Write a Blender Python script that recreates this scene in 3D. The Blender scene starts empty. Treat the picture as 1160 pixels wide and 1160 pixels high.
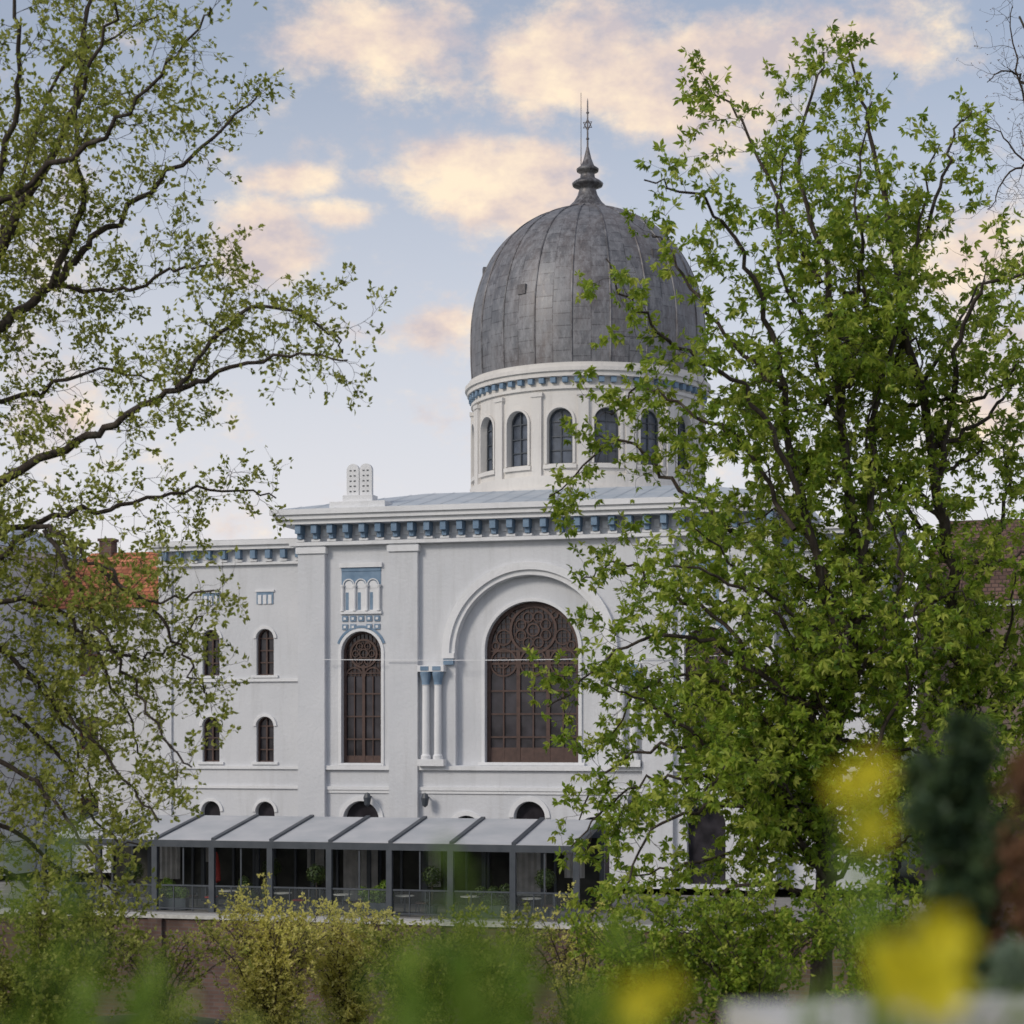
import bpy, math, random
from mathutils import Vector, Matrix
R=random.Random(7)
scene=bpy.context.scene
TH=math.radians(15.0)
CZ=7.0; F=2160.0
def S(a,b,Y):            # survey helper: bearing/elevation readings at a real distance Y -> metres
    return Vector(((a-580)/F*Y, Y, CZ+(835-b)/F*Y))

# ---------------------------------------------------------------- materials
def mat(name):
    m=bpy.data.materials.new(name); m.use_nodes=True
    nt=m.node_tree; b=nt.nodes['Principled BSDF']
    return m,nt,b
def ramp(nt,fac,stops):
    n=nt.nodes.new('ShaderNodeValToRGB'); cr=n.color_ramp
    while len(cr.elements)>1: cr.elements.remove(cr.elements[0])
    cr.elements[0].position=stops[0][0]; cr.elements[0].color=(*stops[0][1],1)
    for p,c in stops[1:]:
        e=cr.elements.new(p); e.color=(*c,1)
    nt.links.new(fac,n.inputs[0]); return n.outputs[0]
def noise(nt,scale,detail=4,vec=None,rough=0.55):
    n=nt.nodes.new('ShaderNodeTexNoise'); n.inputs['Scale'].default_value=scale
    n.inputs['Detail'].default_value=detail; n.inputs['Roughness'].default_value=rough
    if vec is not None: nt.links.new(vec,n.inputs['Vector'])
    return n.outputs['Fac']
def objco(nt,scale=(1,1,1),rot=(0,0,0)):
    tc=nt.nodes.new('ShaderNodeTexCoord'); mp=nt.nodes.new('ShaderNodeMapping')
    mp.inputs['Scale'].default_value=scale; mp.inputs['Rotation'].default_value=rot
    nt.links.new(tc.outputs['Object'],mp.inputs['Vector']); return mp.outputs[0]
def bump(nt,b,h,strength=0.3,dist=0.02):
    n=nt.nodes.new('ShaderNodeBump'); n.inputs['Strength'].default_value=strength
    n.inputs['Distance'].default_value=dist
    nt.links.new(h,n.inputs['Height']); nt.links.new(n.outputs[0],b.inputs['Normal'])
def mixc(nt,f,a,b_,mode='MIX'):
    n=nt.nodes.new('ShaderNodeMix'); n.data_type='RGBA'; n.blend_type=mode
    for sock,v in ((n.inputs[0],f),(n.inputs[6],a),(n.inputs[7],b_)):
        if isinstance(v,(int,float)): sock.default_value=v
        elif isinstance(v,tuple): sock.default_value=(*v,1)
        else: nt.links.new(v,sock)
    return n.outputs[2]
def simple(name,c1,c2,scale=3,rough=0.8,bs=0.0,metal=0,zs=1):
    m,nt,b=mat(name); co=objco(nt,(1,1,zs))
    f=noise(nt,scale,3,co)
    nt.links.new(ramp(nt,f,[(0.3,c1),(0.7,c2)]),b.inputs['Base Color'])
    b.inputs['Roughness'].default_value=rough; b.inputs['Metallic'].default_value=metal
    if bs: bump(nt,b,noise(nt,scale*8,2,co),bs,0.02)
    return m
def plaster(name,c1,c2,c3):
    m,nt,b=mat(name)
    a=noise(nt,0.35,4,objco(nt)); s=noise(nt,1.2,4,objco(nt,(1.6,1.6,0.16)),0.65)
    base=ramp(nt,a,[(0.3,c1),(0.7,c2)])
    k=ramp(nt,s,[(0.5,(0,0,0)),(0.8,(0.6,0.6,0.6))])
    nt.links.new(mixc(nt,k,base,c3),b.inputs['Base Color'])
    b.inputs['Roughness'].default_value=0.9
    bump(nt,b,noise(nt,6,3,objco(nt)),0.6,0.035); return m
M={}
M['plaster']=plaster('plaster_white',(0.575,0.59,0.62),(0.645,0.655,0.68),(0.47,0.475,0.485))
M['trim']=plaster('plaster_trim',(0.69,0.70,0.72),(0.76,0.765,0.78),(0.56,0.565,0.57))
M['drum']=plaster('plaster_drum',(0.64,0.62,0.60),(0.71,0.69,0.665),(0.48,0.46,0.44))
M['blue']=simple('paint_blue',(0.13,0.21,0.31),(0.22,0.31,0.42),2)
M['roof']=simple('metal_roof',(0.40,0.46,0.52),(0.52,0.56,0.60),0.8,0.5)
M['wood']=simple('window_wood',(0.055,0.03,0.024),(0.09,0.05,0.04),4,0.6)
M['frame']=simple('frame_grey',(0.045,0.055,0.068),(0.07,0.08,0.095),2,0.45)
M['fabric']=simple('roof_fabric',(0.42,0.44,0.46),(0.56,0.56,0.57),.6,0.7)
M['stone']=simple('pale_stone',(0.45,0.44,0.41),(0.6,0.59,0.56),6)
M['pave']=simple('paving',(0.2,0.19,0.18),(0.3,0.29,0.27),1.5)
M['dark']=simple('painted_interior_shade',(0.012,0.014,0.012),(0.06,0.06,0.05),.9)  # near-black: shade of the pergola interior painted in as colour
M['curtain']=simple('pale_curtain',(0.3,0.3,0.29),(0.5,0.49,0.47),2)
M['red']=simple('red_cushion',(0.3,0.03,0.03),(0.4,0.06,0.05),4)
M['ochre']=simple('shutter_red',(0.10,0.035,0.03),(0.14,0.05,0.04),4)
def glass(name,c,rough):
    m,nt,b=mat(name); f=noise(nt,1.3,2,objco(nt))
    nt.links.new(ramp(nt,f,[(0.35,c),(0.65,tuple(x*2.2 for x in c))]),b.inputs['Base Color'])
    b.inputs['Roughness'].default_value=rough; b.inputs['IOR'].default_value=1.5
    bump(nt,b,noise(nt,0.9,1,objco(nt)),0.15,0.06); return m
M['glass']=glass('window_glass',(0.022,0.02,0.024),0.1)
M['leadglass']=glass('drum_glass',(0.05,0.06,0.08),0.22)
# dome cladding
m,nt,b=mat('zinc_dome')
uv=nt.nodes.new('ShaderNodeUVMap'); mp=nt.nodes.new('ShaderNodeMapping'); nt.links.new(uv.outputs[0],mp.inputs[0])
br=nt.nodes.new('ShaderNodeTexBrick'); nt.links.new(mp.outputs[0],br.inputs['Vector'])
br.inputs['Scale'].default_value=1; br.inputs['Brick Width'].default_value=0.62; br.inputs['Row Height'].default_value=0.85
br.inputs['Mortar Size'].default_value=0.024; br.inputs['Bias'].default_value=0
br.inputs['Color1'].default_value=(0.125,0.13,0.145,1); br.inputs['Color2'].default_value=(0.185,0.19,0.205,1)
br.inputs['Mortar'].default_value=(0.07,0.07,0.078,1)
n1=noise(nt,0.45,4,objco(nt,(1,1,0.5)),0.65); n2=noise(nt,2.6,5,objco(nt,(1.2,1.2,0.5)),0.8)
n3=noise(nt,1.0,5,objco(nt,(1.8,1.8,0.35)),0.75)
c=mixc(nt,ramp(nt,n1,[(0.42,(0,0,0)),(0.62,(0.65,0.65,0.65))]),br.outputs['Color'],(0.155,0.13,0.125))
c=mixc(nt,ramp(nt,n2,[(0.48,(0,0,0)),(0.62,(0.7,0.7,0.7))]),c,(0.29,0.29,0.31))
c=mixc(nt,ramp(nt,n3,[(0.5,(0,0,0)),(0.68,(0.6,0.6,0.6))]),c,(0.27,0.275,0.29))
c=mixc(nt,ramp(nt,n2,[(0.3,(0.7,0.7,0.7)),(0.43,(0,0,0))]),c,(0.06,0.06,0.066))
nt.links.new(c,b.inputs['Base Color']); b.inputs['Metallic'].default_value=0.3
nt.links.new(ramp(nt,n2,[(0.35,(.4,.4,.4)),(0.65,(.62,.62,.62))]),b.inputs['Roughness'])
bump(nt,b,br.outputs['Fac'],-0.8,0.05); M['dome']=m
def brickmat(name,c1,c2,mo,w,h,ms):
    m,nt,b=mat(name)
    br=nt.nodes.new('ShaderNodeTexBrick'); nt.links.new(objco(nt,(1,1,1),(math.radians(-90),0,0)),br.inputs['Vector'])
    br.inputs['Scale'].default_value=1; br.inputs['Brick Width'].default_value=w; br.inputs['Row Height'].default_value=h
    br.inputs['Mortar Size'].default_value=ms
    br.inputs['Color1'].default_value=(*c1,1); br.inputs['Color2'].default_value=(*c2,1); br.inputs['Mortar'].default_value=(*mo,1)
    n=noise(nt,0.6,5,objco(nt))
    c=mixc(nt,ramp(nt,n,[(0.42,(0,0,0)),(0.65,(0.75,0.75,0.75))]),br.outputs['Color'],tuple(x*0.4 for x in c1))
    nt.links.new(c,b.inputs['Base Color']); b.inputs['Roughness'].default_value=0.9
    bump(nt,b,br.outputs['Fac'],-0.4,0.03); return m
M['brick']=brickmat('river_wall_brick',(0.13,0.075,0.06),(0.19,0.115,0.09),(0.15,0.13,0.12),0.45,0.16,0.02)
M['tile']=brickmat('orange_roof_tile',(0.5,0.17,0.08),(0.62,0.26,0.14),(0.2,0.07,0.04),0.35,0.22,0.03)
M['browntile']=brickmat('brown_roof_tile',(0.14,0.08,0.06),(0.2,0.12,0.09),(0.06,0.035,0.03),0.35,0.22,0.03)
m,nt,b=mat('bark'); f=noise(nt,5,3,objco(nt,(2,2,0.5)),0.7)
nt.links.new(ramp(nt,f,[(0.3,(0.025,0.018,0.015)),(0.55,(0.055,0.042,0.034)),(0.75,(0.11,0.10,0.08))]),b.inputs['Base Color'])
b.inputs['Roughness'].default_value=0.95; bump(nt,b,f,0.8,0.03); M['bark']=m
m,nt,b=mat('grass_ground'); f=noise(nt,0.8,5,objco(nt),0.7)
nt.links.new(ramp(nt,f,[(0.3,(0.03,0.045,0.015)),(0.6,(0.06,0.085,0.025)),(0.8,(0.09,0.08,0.05))]),b.inputs['Base Color'])
b.inputs['Roughness'].default_value=1; M['ground']=m
m,nt,b=mat('river_water'); b.inputs['Base Color'].default_value=(0.03,0.04,0.035,1); b.inputs['Roughness'].default_value=0.08
bump(nt,b,noise(nt,2,2,objco(nt)),0.4,0.05); M['water']=m
def leafmat(name,stops,trans=0.4,rough=0.5,tint=(0.35,0.42,0.05)):
    m=bpy.data.materials.new(name); m.use_nodes=True; nt=m.node_tree; nt.nodes.clear()
    o=nt.nodes.new('ShaderNodeOutputMaterial'); at=nt.nodes.new('ShaderNodeAttribute'); at.attribute_name='rnd'
    c=ramp(nt,at.outputs['Fac'],stops)
    p=nt.nodes.new('ShaderNodeBsdfPrincipled'); nt.links.new(c,p.inputs['Base Color']); p.inputs['Roughness'].default_value=rough
    p.inputs['Specular IOR Level'].default_value=0.3
    t=nt.nodes.new('ShaderNodeBsdfTranslucent'); nt.links.new(mixc(nt,0.5,c,tint),t.inputs[0])
    mx=nt.nodes.new('ShaderNodeMixShader'); mx.inputs[0].default_value=trans
    nt.links.new(p.outputs[0],mx.inputs[1]); nt.links.new(t.outputs[0],mx.inputs[2]); nt.links.new(mx.outputs[0],o.inputs[0])
    return m
M['leafR']=leafmat('chestnut_leaf',[(0,(0.06,0.13,0.015)),(0.3,(0.18,0.29,0.03)),(0.7,(0.34,0.44,0.055)),(1,(0.5,0.54,0.11))],.48,.45,(.48,.55,.06))
M['leafL']=leafmat('maple_leaf',[(0,(0.10,0.14,0.025)),(0.4,(0.29,0.33,0.06)),(1,(0.5,0.5,0.15))],.48,.5,(.48,.5,.08))
M['leafY']=leafmat('yellow_shrub_leaf',[(0,(0.45,0.46,0.1)),(0.5,(0.75,0.70,0.2)),(1,(0.88,0.80,0.32))],.45,.6,(.85,.8,.25))
M['leafD']=leafmat('dark_leaf',[(0,(0.02,0.04,0.015)),(0.6,(0.05,0.085,0.03)),(1,(0.1,0.14,0.05))],0.2)
M['leafG']=leafmat('garden_leaf',[(0,(0.08,0.17,0.02)),(0.6,(0.2,0.33,0.045)),(1,(0.36,0.46,0.1))],0.4)
M['thuja']=leafmat('thuja_leaf',[(0,(0.015,0.035,0.02)),(0.6,(0.045,0.085,0.04)),(1,(0.1,0.15,0.065))],0.15)
M['russet']=leafmat('russet_leaf',[(0,(0.08,0.04,0.03)),(1,(0.24,0.12,0.065))],0.2)
M['sage']=leafmat('sage_leaf',[(0,(0.1,0.15,0.1)),(1,(0.25,0.32,0.24))],0.2)
M['petal']=leafmat('yellow_petal',[(0,(0.62,0.52,0.02)),(1,(0.82,0.74,0.04))],0.35,.5,(.8,.7,.05))

# ---------------------------------------------------------------- mesh builder
class B:
    def __init__(s,name,m,mp=None): s.n=name;s.m=m;s.v=[];s.f=[];s.mp=mp or (lambda u,w,z:(u,w,z)); s.uv=None; s.r=None
    def face(s,pts):
        i=len(s.v); s.v+= [s.mp(*p) for p in pts]; s.f.append(tuple(range(i,i+len(pts))))
    def box(s,u0,u1,z0,z1,w0,w1,n=1):
        for k in range(n):
            a=u0+(u1-u0)*k/n; b=u0+(u1-u0)*(k+1)/n
            i=len(s.v)
            s.v+=[s.mp(u,w,z) for u in(a,b) for w in(w0,w1) for z in(z0,z1)]
            fs=[(0,1,5,4),(2,6,7,3),(0,4,6,2),(1,3,7,5)]
            if k==0: fs.append((0,2,3,1))
            if k==n-1: fs.append((4,5,7,6))
            for f in fs: s.f.append(tuple(i+x for x in f))
    def arc(s,cu,cz,r0,r1,w0,w1,a0=0,a1=180,n=24):
        for k in range(n):
            a=math.radians(a0+(a1-a0)*k/n); b=math.radians(a0+(a1-a0)*(k+1)/n)
            P=lambda r,t,w:(cu+r*math.cos(t),w,cz+r*math.sin(t))
            s.face([P(r0,a,w0),P(r1,a,w0),P(r1,b,w0),P(r0,b,w0)])
            s.face([P(r1,a,w0),P(r1,a,w1),P(r1,b,w1),P(r1,b,w0)])
            s.face([P(r0,a,w0),P(r0,a,w1),P(r0,b,w1),P(r0,b,w0)])
    def archwall(s,u0,u1,z0,z1,ops,w=0,d=0.3,n=14,step=99,gl=None):
        def rect(a,b,c,e):
            if b-a<1e-4 or e-c<1e-4: return
            m=max(1,int(math.ceil((b-a)/step)))
            for k in range(m):
                x=a+(b-a)*k/m; y=a+(b-a)*(k+1)/m
                s.face([(x,w,c),(y,w,c),(y,w,e),(x,w,e)])
        cur=u0
        for cu,h,zb,zs in sorted(ops):
            rect(cur,cu-h,z0,z1); rect(cu-h,cu+h,z0,zb)
            A=[(cu+h*math.cos(math.pi*(1-k/n)), zs+h*math.sin(math.pi*(1-k/n))) for k in range(n+1)]
            for k in range(n):
                (a,za),(b,zb2)=A[k],A[k+1]
                s.face([(a,w,za),(b,w,zb2),(b,w,z1),(a,w,z1)])
                s.face([(a,w,za),(b,w,zb2),(b,w+d,zb2),(a,w+d,za)])
            for q in(-h,h): s.face([(cu+q,w,zb),(cu+q,w,zs),(cu+q,w+d,zs),(cu+q,w+d,zb)])
            s.face([(cu-h,w,zb),(cu+h,w,zb),(cu+h,w+d,zb),(cu-h,w+d,zb)])
            if gl:
                for k in range(n):
                    (a,za),(b,zb2)=A[k],A[k+1]
                    gl.face([(a,w+d-.003,zb),(b,w+d-.003,zb),(b,w+d-.003,zb2),(a,w+d-.003,za)])
            cur=cu+h
        rect(cur,u1,z0,z1)
    def lathe(s,prof,n,cx=0,cy=0):
        i=len(s.v)
        for r,z in prof:
            for k in range(n):
                t=2*math.pi*k/n; s.v.append((cx+r*math.cos(t),cy+r*math.sin(t),z))
        for j in range(len(prof)-1):
            for k in range(n):
                k2=(k+1)%n; s.f.append((i+j*n+k,i+j*n+k2,i+(j+1)*n+k2,i+(j+1)*n+k))
    def tube(s,pts,rad,n=5):
        i=len(s.v); prev=None
        L=len(pts)
        for j,p in enumerate(pts):
            t=(pts[min(j+1,L-1)]-pts[max(j-1,0)])
            if t.length<1e-6: t=Vector((0,0,1))
            t.normalize()
            if prev is None:
                prev=t.orthogonal().normalized()
            x=prev-t*prev.dot(t)
            if x.length<1e-4: x=t.orthogonal()
            x.normalize(); prev=x; y=t.cross(x); r=rad[j]
            for k in range(n):
                a=2*math.pi*k/n; q=p+x*(r*math.cos(a))+y*(r*math.sin(a)); s.v.append((q.x,q.y,q.z))
        for j in range(L-1):
            for k in range(n):
                k2=(k+1)%n; s.f.append((i+j*n+k,i+j*n+k2,i+(j+1)*n+k2,i+(j+1)*n+k))
    def build(s,parent=None,smooth=False):
        me=bpy.data.meshes.new(s.n); me.from_pydata(s.v,[],s.f); me.materials.append(s.m)
        if s.r is not None:
            a=me.attributes.new('rnd','FLOAT','POINT'); a.data.foreach_set('value',s.r)
        if smooth: me.polygons.foreach_set('use_smooth',[True]*len(me.polygons))
        me.update(); o=bpy.data.objects.new(s.n,me); scene.collection.objects.link(o)
        if parent: o.parent=parent
        return o
def empty(name,loc=(0,0,0),rz=0):
    e=bpy.data.objects.new(name,None); e.location=loc; e.rotation_euler=(0,0,rz); scene.collection.objects.link(e); return e
ORG=(0.83,90,0)
def cr(P,n):
    out=[]
    for i in range(len(P)-1):
        p0=P[max(i-1,0)];p1=P[i];p2=P[i+1];p3=P[min(i+2,len(P)-1)]
        for k in range(n):
            t=k/n
            out.append(0.5*((2*p1)+(p2-p0)*t+(2*p0-5*p1+4*p2-p3)*t*t+(3*p1-p0-3*p2+p3)*t**3))
    out.append(P[-1]); return out

# ---------------------------------------------------------------- synagogue
syn=empty('domed_synagogue',ORG,-TH)
W=B('walls',M['plaster']); T=B('trim',M['trim']); BL=B('blue_ornament',M['blue'])
GL=B('window_panes',M['glass']); WD=B('window_frames',M['wood'])
H=11.56
W.archwall(-10.18,-6.89,5.6,16.4,[(-8.4,1.015,5.75,11.1)],0,0.45,gl=GL)
W.archwall(6.89,10.18,5.6,16.4,[(8.4,1.015,5.75,11.1)],0,0.45,gl=GL)
W.archwall(-5.46,5.46,5.6,16.4,[(0,3.65,5.65,11.0)],0,0.4)
W.archwall(-3.65,3.65,5.65,14.65,[(0,2.28,5.8,11.15)],0.4,0.4,n=24,gl=GL)
for a,b_ in((-H,-10.18),(-6.89,-5.46),(5.46,6.89),(10.18,H)):
    W.box(a,b_,0,16.4,-0.3,0.5)
    T.box(a-0.08,b_+0.08,15.9,16.2,-0.4,0.1)
    T.box(a-0.08,b_+0.08,0,0.9,-0.4,0.1)
gops=[(-8.4,0.9,0.2,3.0),(8.4,0.9,0.2,3.0)]
W.archwall(-10.18,-6.89,0,5.6,gops[:1],0,0.4,gl=GL); W.archwall(6.89,10.18,0,5.6,gops[1:],0,0.4,gl=GL)
W.archwall(-5.46,5.46,0,5.6,[(-3.1,0.75,0.2,2.5),(0,0.75,0.2,3.2),(3.1,0.75,0.2,2.5)],0,0.4,gl=GL)
for c in(-3.1,0,3.1): T.arc(c,3.2 if c==0 else 2.5,0.77,1.0,-0.08,0,0,180,16)
for c in(-8.4,8.4): T.arc(c,3.0,0.92,1.15,-0.08,0,0,180,16)
W.box(-H+.02,H-.02,0,17.2,0.9,24)
W.box(-H+.05,H-.05,16.4,17.6,-0.02,0.95)
for a,b_ in((-10.18,-6.89),(6.89,10.18),(-5.46,5.46)):
    T.box(a,b_,5.42,5.62,-0.2,0.05); T.box(a,b_,4.45,4.62,-0.14,0.05); T.box(a,b_,4.3,4.45,-0.08,0.05)
for z0,z1,p in((16.28,16.45,0.12),(17.28,17.5,0.55),(17.5,17.72,0.72),(17.72,17.98,0.85)):
    T.box(-H-.3-p,H+.3+p,z0,z1,-.3-p,24+p)
n=29
for i in range(n):
    u=-H+0.15+(2*H-0.3)*i/(n-1)
    BL.box(u-.14,u+.14,16.85,17.27,-0.72,-0.05); BL.box(u-.11,u+.11,16.6,16.85,-0.5,-0.05)
    T.box(u-.22,u+.22,16.47,16.58,-0.42,-0.04)
    if i<n-1:
        um=u+(2*H-0.3)/(n-1)/2; T.box(um-.13,um+.13,16.75,17.1,-0.1,0)
T.arc(0,11.0,3.66,3.9,-0.12,0.1,0,180,48); T.arc(0,11.0,3.9,4.26,-0.26,0.1,0,180,48)
for sgn in(-1,1):
    a,b_=sorted((sgn*3.66,sgn*4.26)); T.box(a,b_,10.75,11.0,-0.26,0.1)
    a,b_=sorted((sgn*3.72,sgn*4.2)); BL.box(a,b_,10.45,10.75,-0.2,0.05)
    a,b_=sorted((sgn*4.1,sgn*5.4)); T.box(a,b_,10.12,10.42,-0.5,-0.0); T.box(a,b_,5.62,5.95,-0.5,0)
    for c in(4.45,5.05):
        c*=sgn
        T.lathe([(0.24,5.95),(0.24,6.1),(0.18,6.2),(0.17,9.45),(0.2,9.5)],14,c,-0.25)
        BL.lathe([(0.2,9.5),(0.19,9.6),(0.24,9.85),(0.29,10.05),(0.29,10.12)],14,c,-0.25)
        BL.box(c-.2,c+.2,10.17,10.37,-0.53,-0.5)
T.arc(0,11.15,2.29,2.45,0.3,0.41,0,180,36)
for sgn in(-1,1):
    a,b_=sorted((sgn*2.29,sgn*2.45)); T.box(a,b_,5.8,11.15,0.3,0.41)
T.box(-2.6,2.6,5.66,5.8,0.2,0.5)
for c in(-8.4,8.4):
    T.arc(c,11.1,1.02,1.16,-0.06,0.02,0,180,24)
    for q in(-1.16,1.02): T.box(c+q,c+q+.14,5.75,11.1,-0.06,0.02)
    T.box(c-1.16,c+1.16,5.63,5.74,-0.1,0.02)
    T.box(c-1.08,c+1.08,15.2,15.42,-0.14,0.02); BL.box(c-1.0,c+1.0,15.02,15.2,-0.06,0.01)
    BL.box(c-1.0,c+1.0,14.2,15.02,-0.03,0.01)
    T.box(c-1.0,c+1.0,13.1,14.2,-0.025,0.01)
    for k in range(4):
        x=c-0.93+k*0.62; T.lathe([(0.1,13.1),(0.07,13.2),(0.07,14.2),(0.11,14.3),(0.11,14.36)],10,x,-0.1)
    for k in range(3):
        x=c-0.62+k*0.62
        T.arc(x,14.36,0.0,0.2,-0.045,0,0,180,12); T.arc(x,14.36,0.25,0.3,-0.1,0,0,180,12)
        T.box(x-.2,x+.2,14.19,14.36,-0.045,0.0); BL.box(x-.17,x-.02,13.15,14.0,-0.035,0)
    T.box(c-1.05,c+1.05,12.95,13.1,-0.13,0.02)
    for r_ in range(2):
        for k in range(5):
            x=c-0.82+k*0.41; z=12.62-r_*0.4
            if r_==1 and k in(2,): continue
            BL.box(x-.14,x+.14,z-.02,z+.24,-0.06,0.01); T.box(x-.06,x+.06,z+.05,z+.17,-0.09,-0.05)
    BL.arc(c,11.1,1.18,1.3,-0.05,0.01,20,160,24)
w0,w1=0.68,0.78
WD.arc(0,11.15,2.1,2.275,w0,w1,0,180,40)
for x in(-2.19,-0.73,0.73,2.19): WD.box(x-.09,x+.09,5.8,11.15,w0+.004,w1)
for x in(-1.46,0,1.46): WD.box(x-.035,x+.035,5.8,10.6,w0+.02,w1)
for z in(5.84,7.0,8.1,9.2,10.5,11.1): WD.box(-2.2,2.2,z-.04,z+.04,w0+.01,w1)
WD.box(-2.2,2.2,5.8,6.5,w0+.03,w1)
for x in(-1.46,0,1.46):
    WD.arc(x,10.55,0.6,0.68,w0,w1,0,360,24)
    WD.arc(x,10.55,0.22,0.28,w0,w1,0,360,16)
WD.arc(0,12.1,1.05,1.17,w0-.01,w1,0,360,36)
WD.arc(0,12.1,0.25,0.33,w0,w1,0,360,16)
for k in range(8):
    a=math.radians(22.5+45*k); WD.arc(0.66*math.cos(a),12.1+.66*math.sin(a),0.21,0.27,w0,w1,0,360,14)
for x,z,r_ in((-1.45,11.75,.33),(1.45,11.75,.33),(-1.05,12.8,.12),(1.05,12.8,.12),(-1.85,11.35,.15),(1.85,11.35,.15)): WD.arc(x,z,r_,r_+.07,w0,w1,0,360,16)
for k in range(-9,10):
    WD.box(k*.23-.012,k*.23+.012,10.0,11.15+math.sqrt(max(0,2.1**2-(k*.23)**2)),w0+.05,w1)
for k in range(14):
    z=10.1+k*.23; hw=2.1 if z<11.15 else math.sqrt(max(.01,2.1**2-(z-11.15)**2)); WD.box(-hw,hw,z-.012,z+.012,w0+.055,w1)
for c in(-8.4,8.4):
    w0,w1=0.32,0.43
    WD.arc(c,11.1,0.9,1.01,w0,w1,0,180,24)
    for x in(-.95,0,.95): WD.box(c+x-.07,c+x+.07,5.75,11.1 if x else 10.5,w0+.004,w1)
    for z in(5.8,6.9,8.0,9.1,10.1): WD.box(c-.95,c+.95,z-.035,z+.035,w0+.01,w1)
    WD.box(c-.95,c+.95,5.75,6.1,w0+.03,w1)
    for x in(-.475,.475):
        WD.arc(c+x,9.95,.38,.45,w0,w1,0,180,16); WD.box(c+x-.02,c+x+.02,5.75,9.95,w0+.02,w1)
    WD.arc(c,11.05,.62,.72,w0,w1,0,360,24); WD.arc(c,11.05,.18,.24,w0,w1,0,360,14)
    for k in range(6):
        a=math.radians(60*k); WD.arc(c+.42*math.cos(a),11.05+.42*math.sin(a),.13,.18,w0,w1,0,360,12)
    for k in range(-4,5): WD.box(c+k*.2-.01,c+k*.2+.01,9.95,11.1+math.sqrt(.81-(k*.2)**2),w0+.05,w1)
    for k in range(9):
        z=10.0+k*.2; hw=.9 if z<11.1 else math.sqrt(max(.01,.81-(z-11.1)**2)); WD.box(c-hw,c+hw,z-.01,z+.01,w0+.055,w1)
for sg in(-1,1):
    w=1.0; a,b_=(-19.5,-H+.01) if sg<0 else (H-.01,16.2)
    cs=[sg*13.8,sg*16.7] if sg<0 else [13.8]
    W.archwall(a,b_,0,5.3,[(c,.5,0.4,3.3) for c in cs],w,.35,gl=GL)
    W.archwall(a,b_,5.3,9.3,[(c,.46,5.77,7.55) for c in cs],w,.35,gl=GL)
    W.archwall(a,b_,9.3,16.3,[(c,.46,10.07,11.9) for c in cs],w,.35,gl=GL)
    W.box(a,b_,0,16.8,w+.7,w+16)
    W.box(a+.03,b_-.03,15.9,16.6,w+.01,w+.75)
    W.box(a,a+.7,0,16.3,w-.12,w+.5) if sg<0 else W.box(b_-.7,b_,0,16.3,w-.12,w+.5)
    for z0,z1,p in((15.55,15.68,.1),(16.3,16.5,.35),(16.5,16.75,.5)): T.box(a-p if sg<0 else a,b_ if sg<0 else b_+p,z0,z1,w-p-.1,w+16+p)
    for z in(9.75,5.42,4.45): T.box(a,b_,z,z+.15,w-.12,w+.02)
    nn_=10 if sg<0 else 6
    for i in range(nn_):
        u=a+.4+(b_-a-.8)*i/(nn_-1); BL.box(u-.13,u+.13,15.85,16.28,w-.36,w); T.box(u-.18,u+.18,15.7,15.8,w-.25,w)
    for c in cs:
        for zs,zb in((11.9,10.07),(7.55,5.77)):
            T.arc(c,zs,.47,.62,w-.07,w+.01,0,180,16); T.box(c-.7,c+.7,zb-.13,zb-.01,w-.1,w+.02)
            WD.arc(c,zs,.38,.455,w+.22,w+.33,0,180,16)
            for x in(-.42,0,.42): WD.box(c+x-.04,c+x+.04,zb,zs,w+.22,w+.33)
            for k in range(4): z=zb+.03+k*(zs-zb-.03)/3; WD.box(c-.42,c+.42,z-.03,z+.03,w+.23,w+.33)
            WD.box(c-.02,c+.02,zs,zs+.42,w+.23,w+.33)
        T.arc(c,3.3,.51,.66,w-.07,w+.01,0,180,16)
        T.box(c-.5,c+.5,14.2,14.3,w-.08,w+.01)
        BL.box(c-.44,c+.44,13.6,14.2,w-.04,w+.01)
        for k in range(3): T.box(c-.36+k*.27,c-.18+k*.27,13.6,14.05,w-.07,w-.02)
RF=B('metal_roof',M['roof'])
e=H+1.0; RZ=19.35
base=[(-e,-1.0,17.99),(e,-1.0,17.99),(e,25,17.99),(-e,25,17.99)]; top=[(-6.8,5.2,RZ),(6.8,5.2,RZ),(6.8,19.2,RZ),(-6.8,19.2,RZ)]
for i in range(4):
    j=(i+1)%4; RF.face([base[i],base[j],top[j],top[i]])
RF.face(top)
for k in range(1,24):
    u=-e+2*e*k/24; f=1 if abs(u)<=6.8 else (e-abs(u))/(e-6.8)
    z1=17.99+(RZ-17.99)*f; y1=-1+6.2*f
    RF.face([(u-.025,-1,18.0),(u+.025,-1,18.0),(u+.025,y1,z1+.04),(u-.025,y1,z1+.04)])
for sg in(-1,1):
    a,b_=(-20.1,-H) if sg<0 else (H,16.8)
    RF.face([(a,.4,16.76),(b_,.4,16.76),(b_,9,17.6),(a,9,17.6)]); RF.face([(a,17.5,16.76),(b_,17.5,16.76),(b_,9,17.6),(a,9,17.6)])
DC=(0,12.42); DR=6.1
def drm(u,w,z):
    t=u/DR; r=DR-w; return (DC[0]+r*math.sin(t), DC[1]-r*math.cos(t), z)
DW=B('drum_wall',M['drum'],drm); DG=B('drum_window_panes',M['leadglass'],drm); DT=B('drum_trim',M['drum'],drm); DB=B('drum_dentils',M['blue'],drm); DF=B('drum_window_frames',M['frame'],drm)
st=2*math.pi*DR/16; off=math.radians(7+15)*DR
ce=[off+k*st for k in range(-8,8)]
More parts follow.
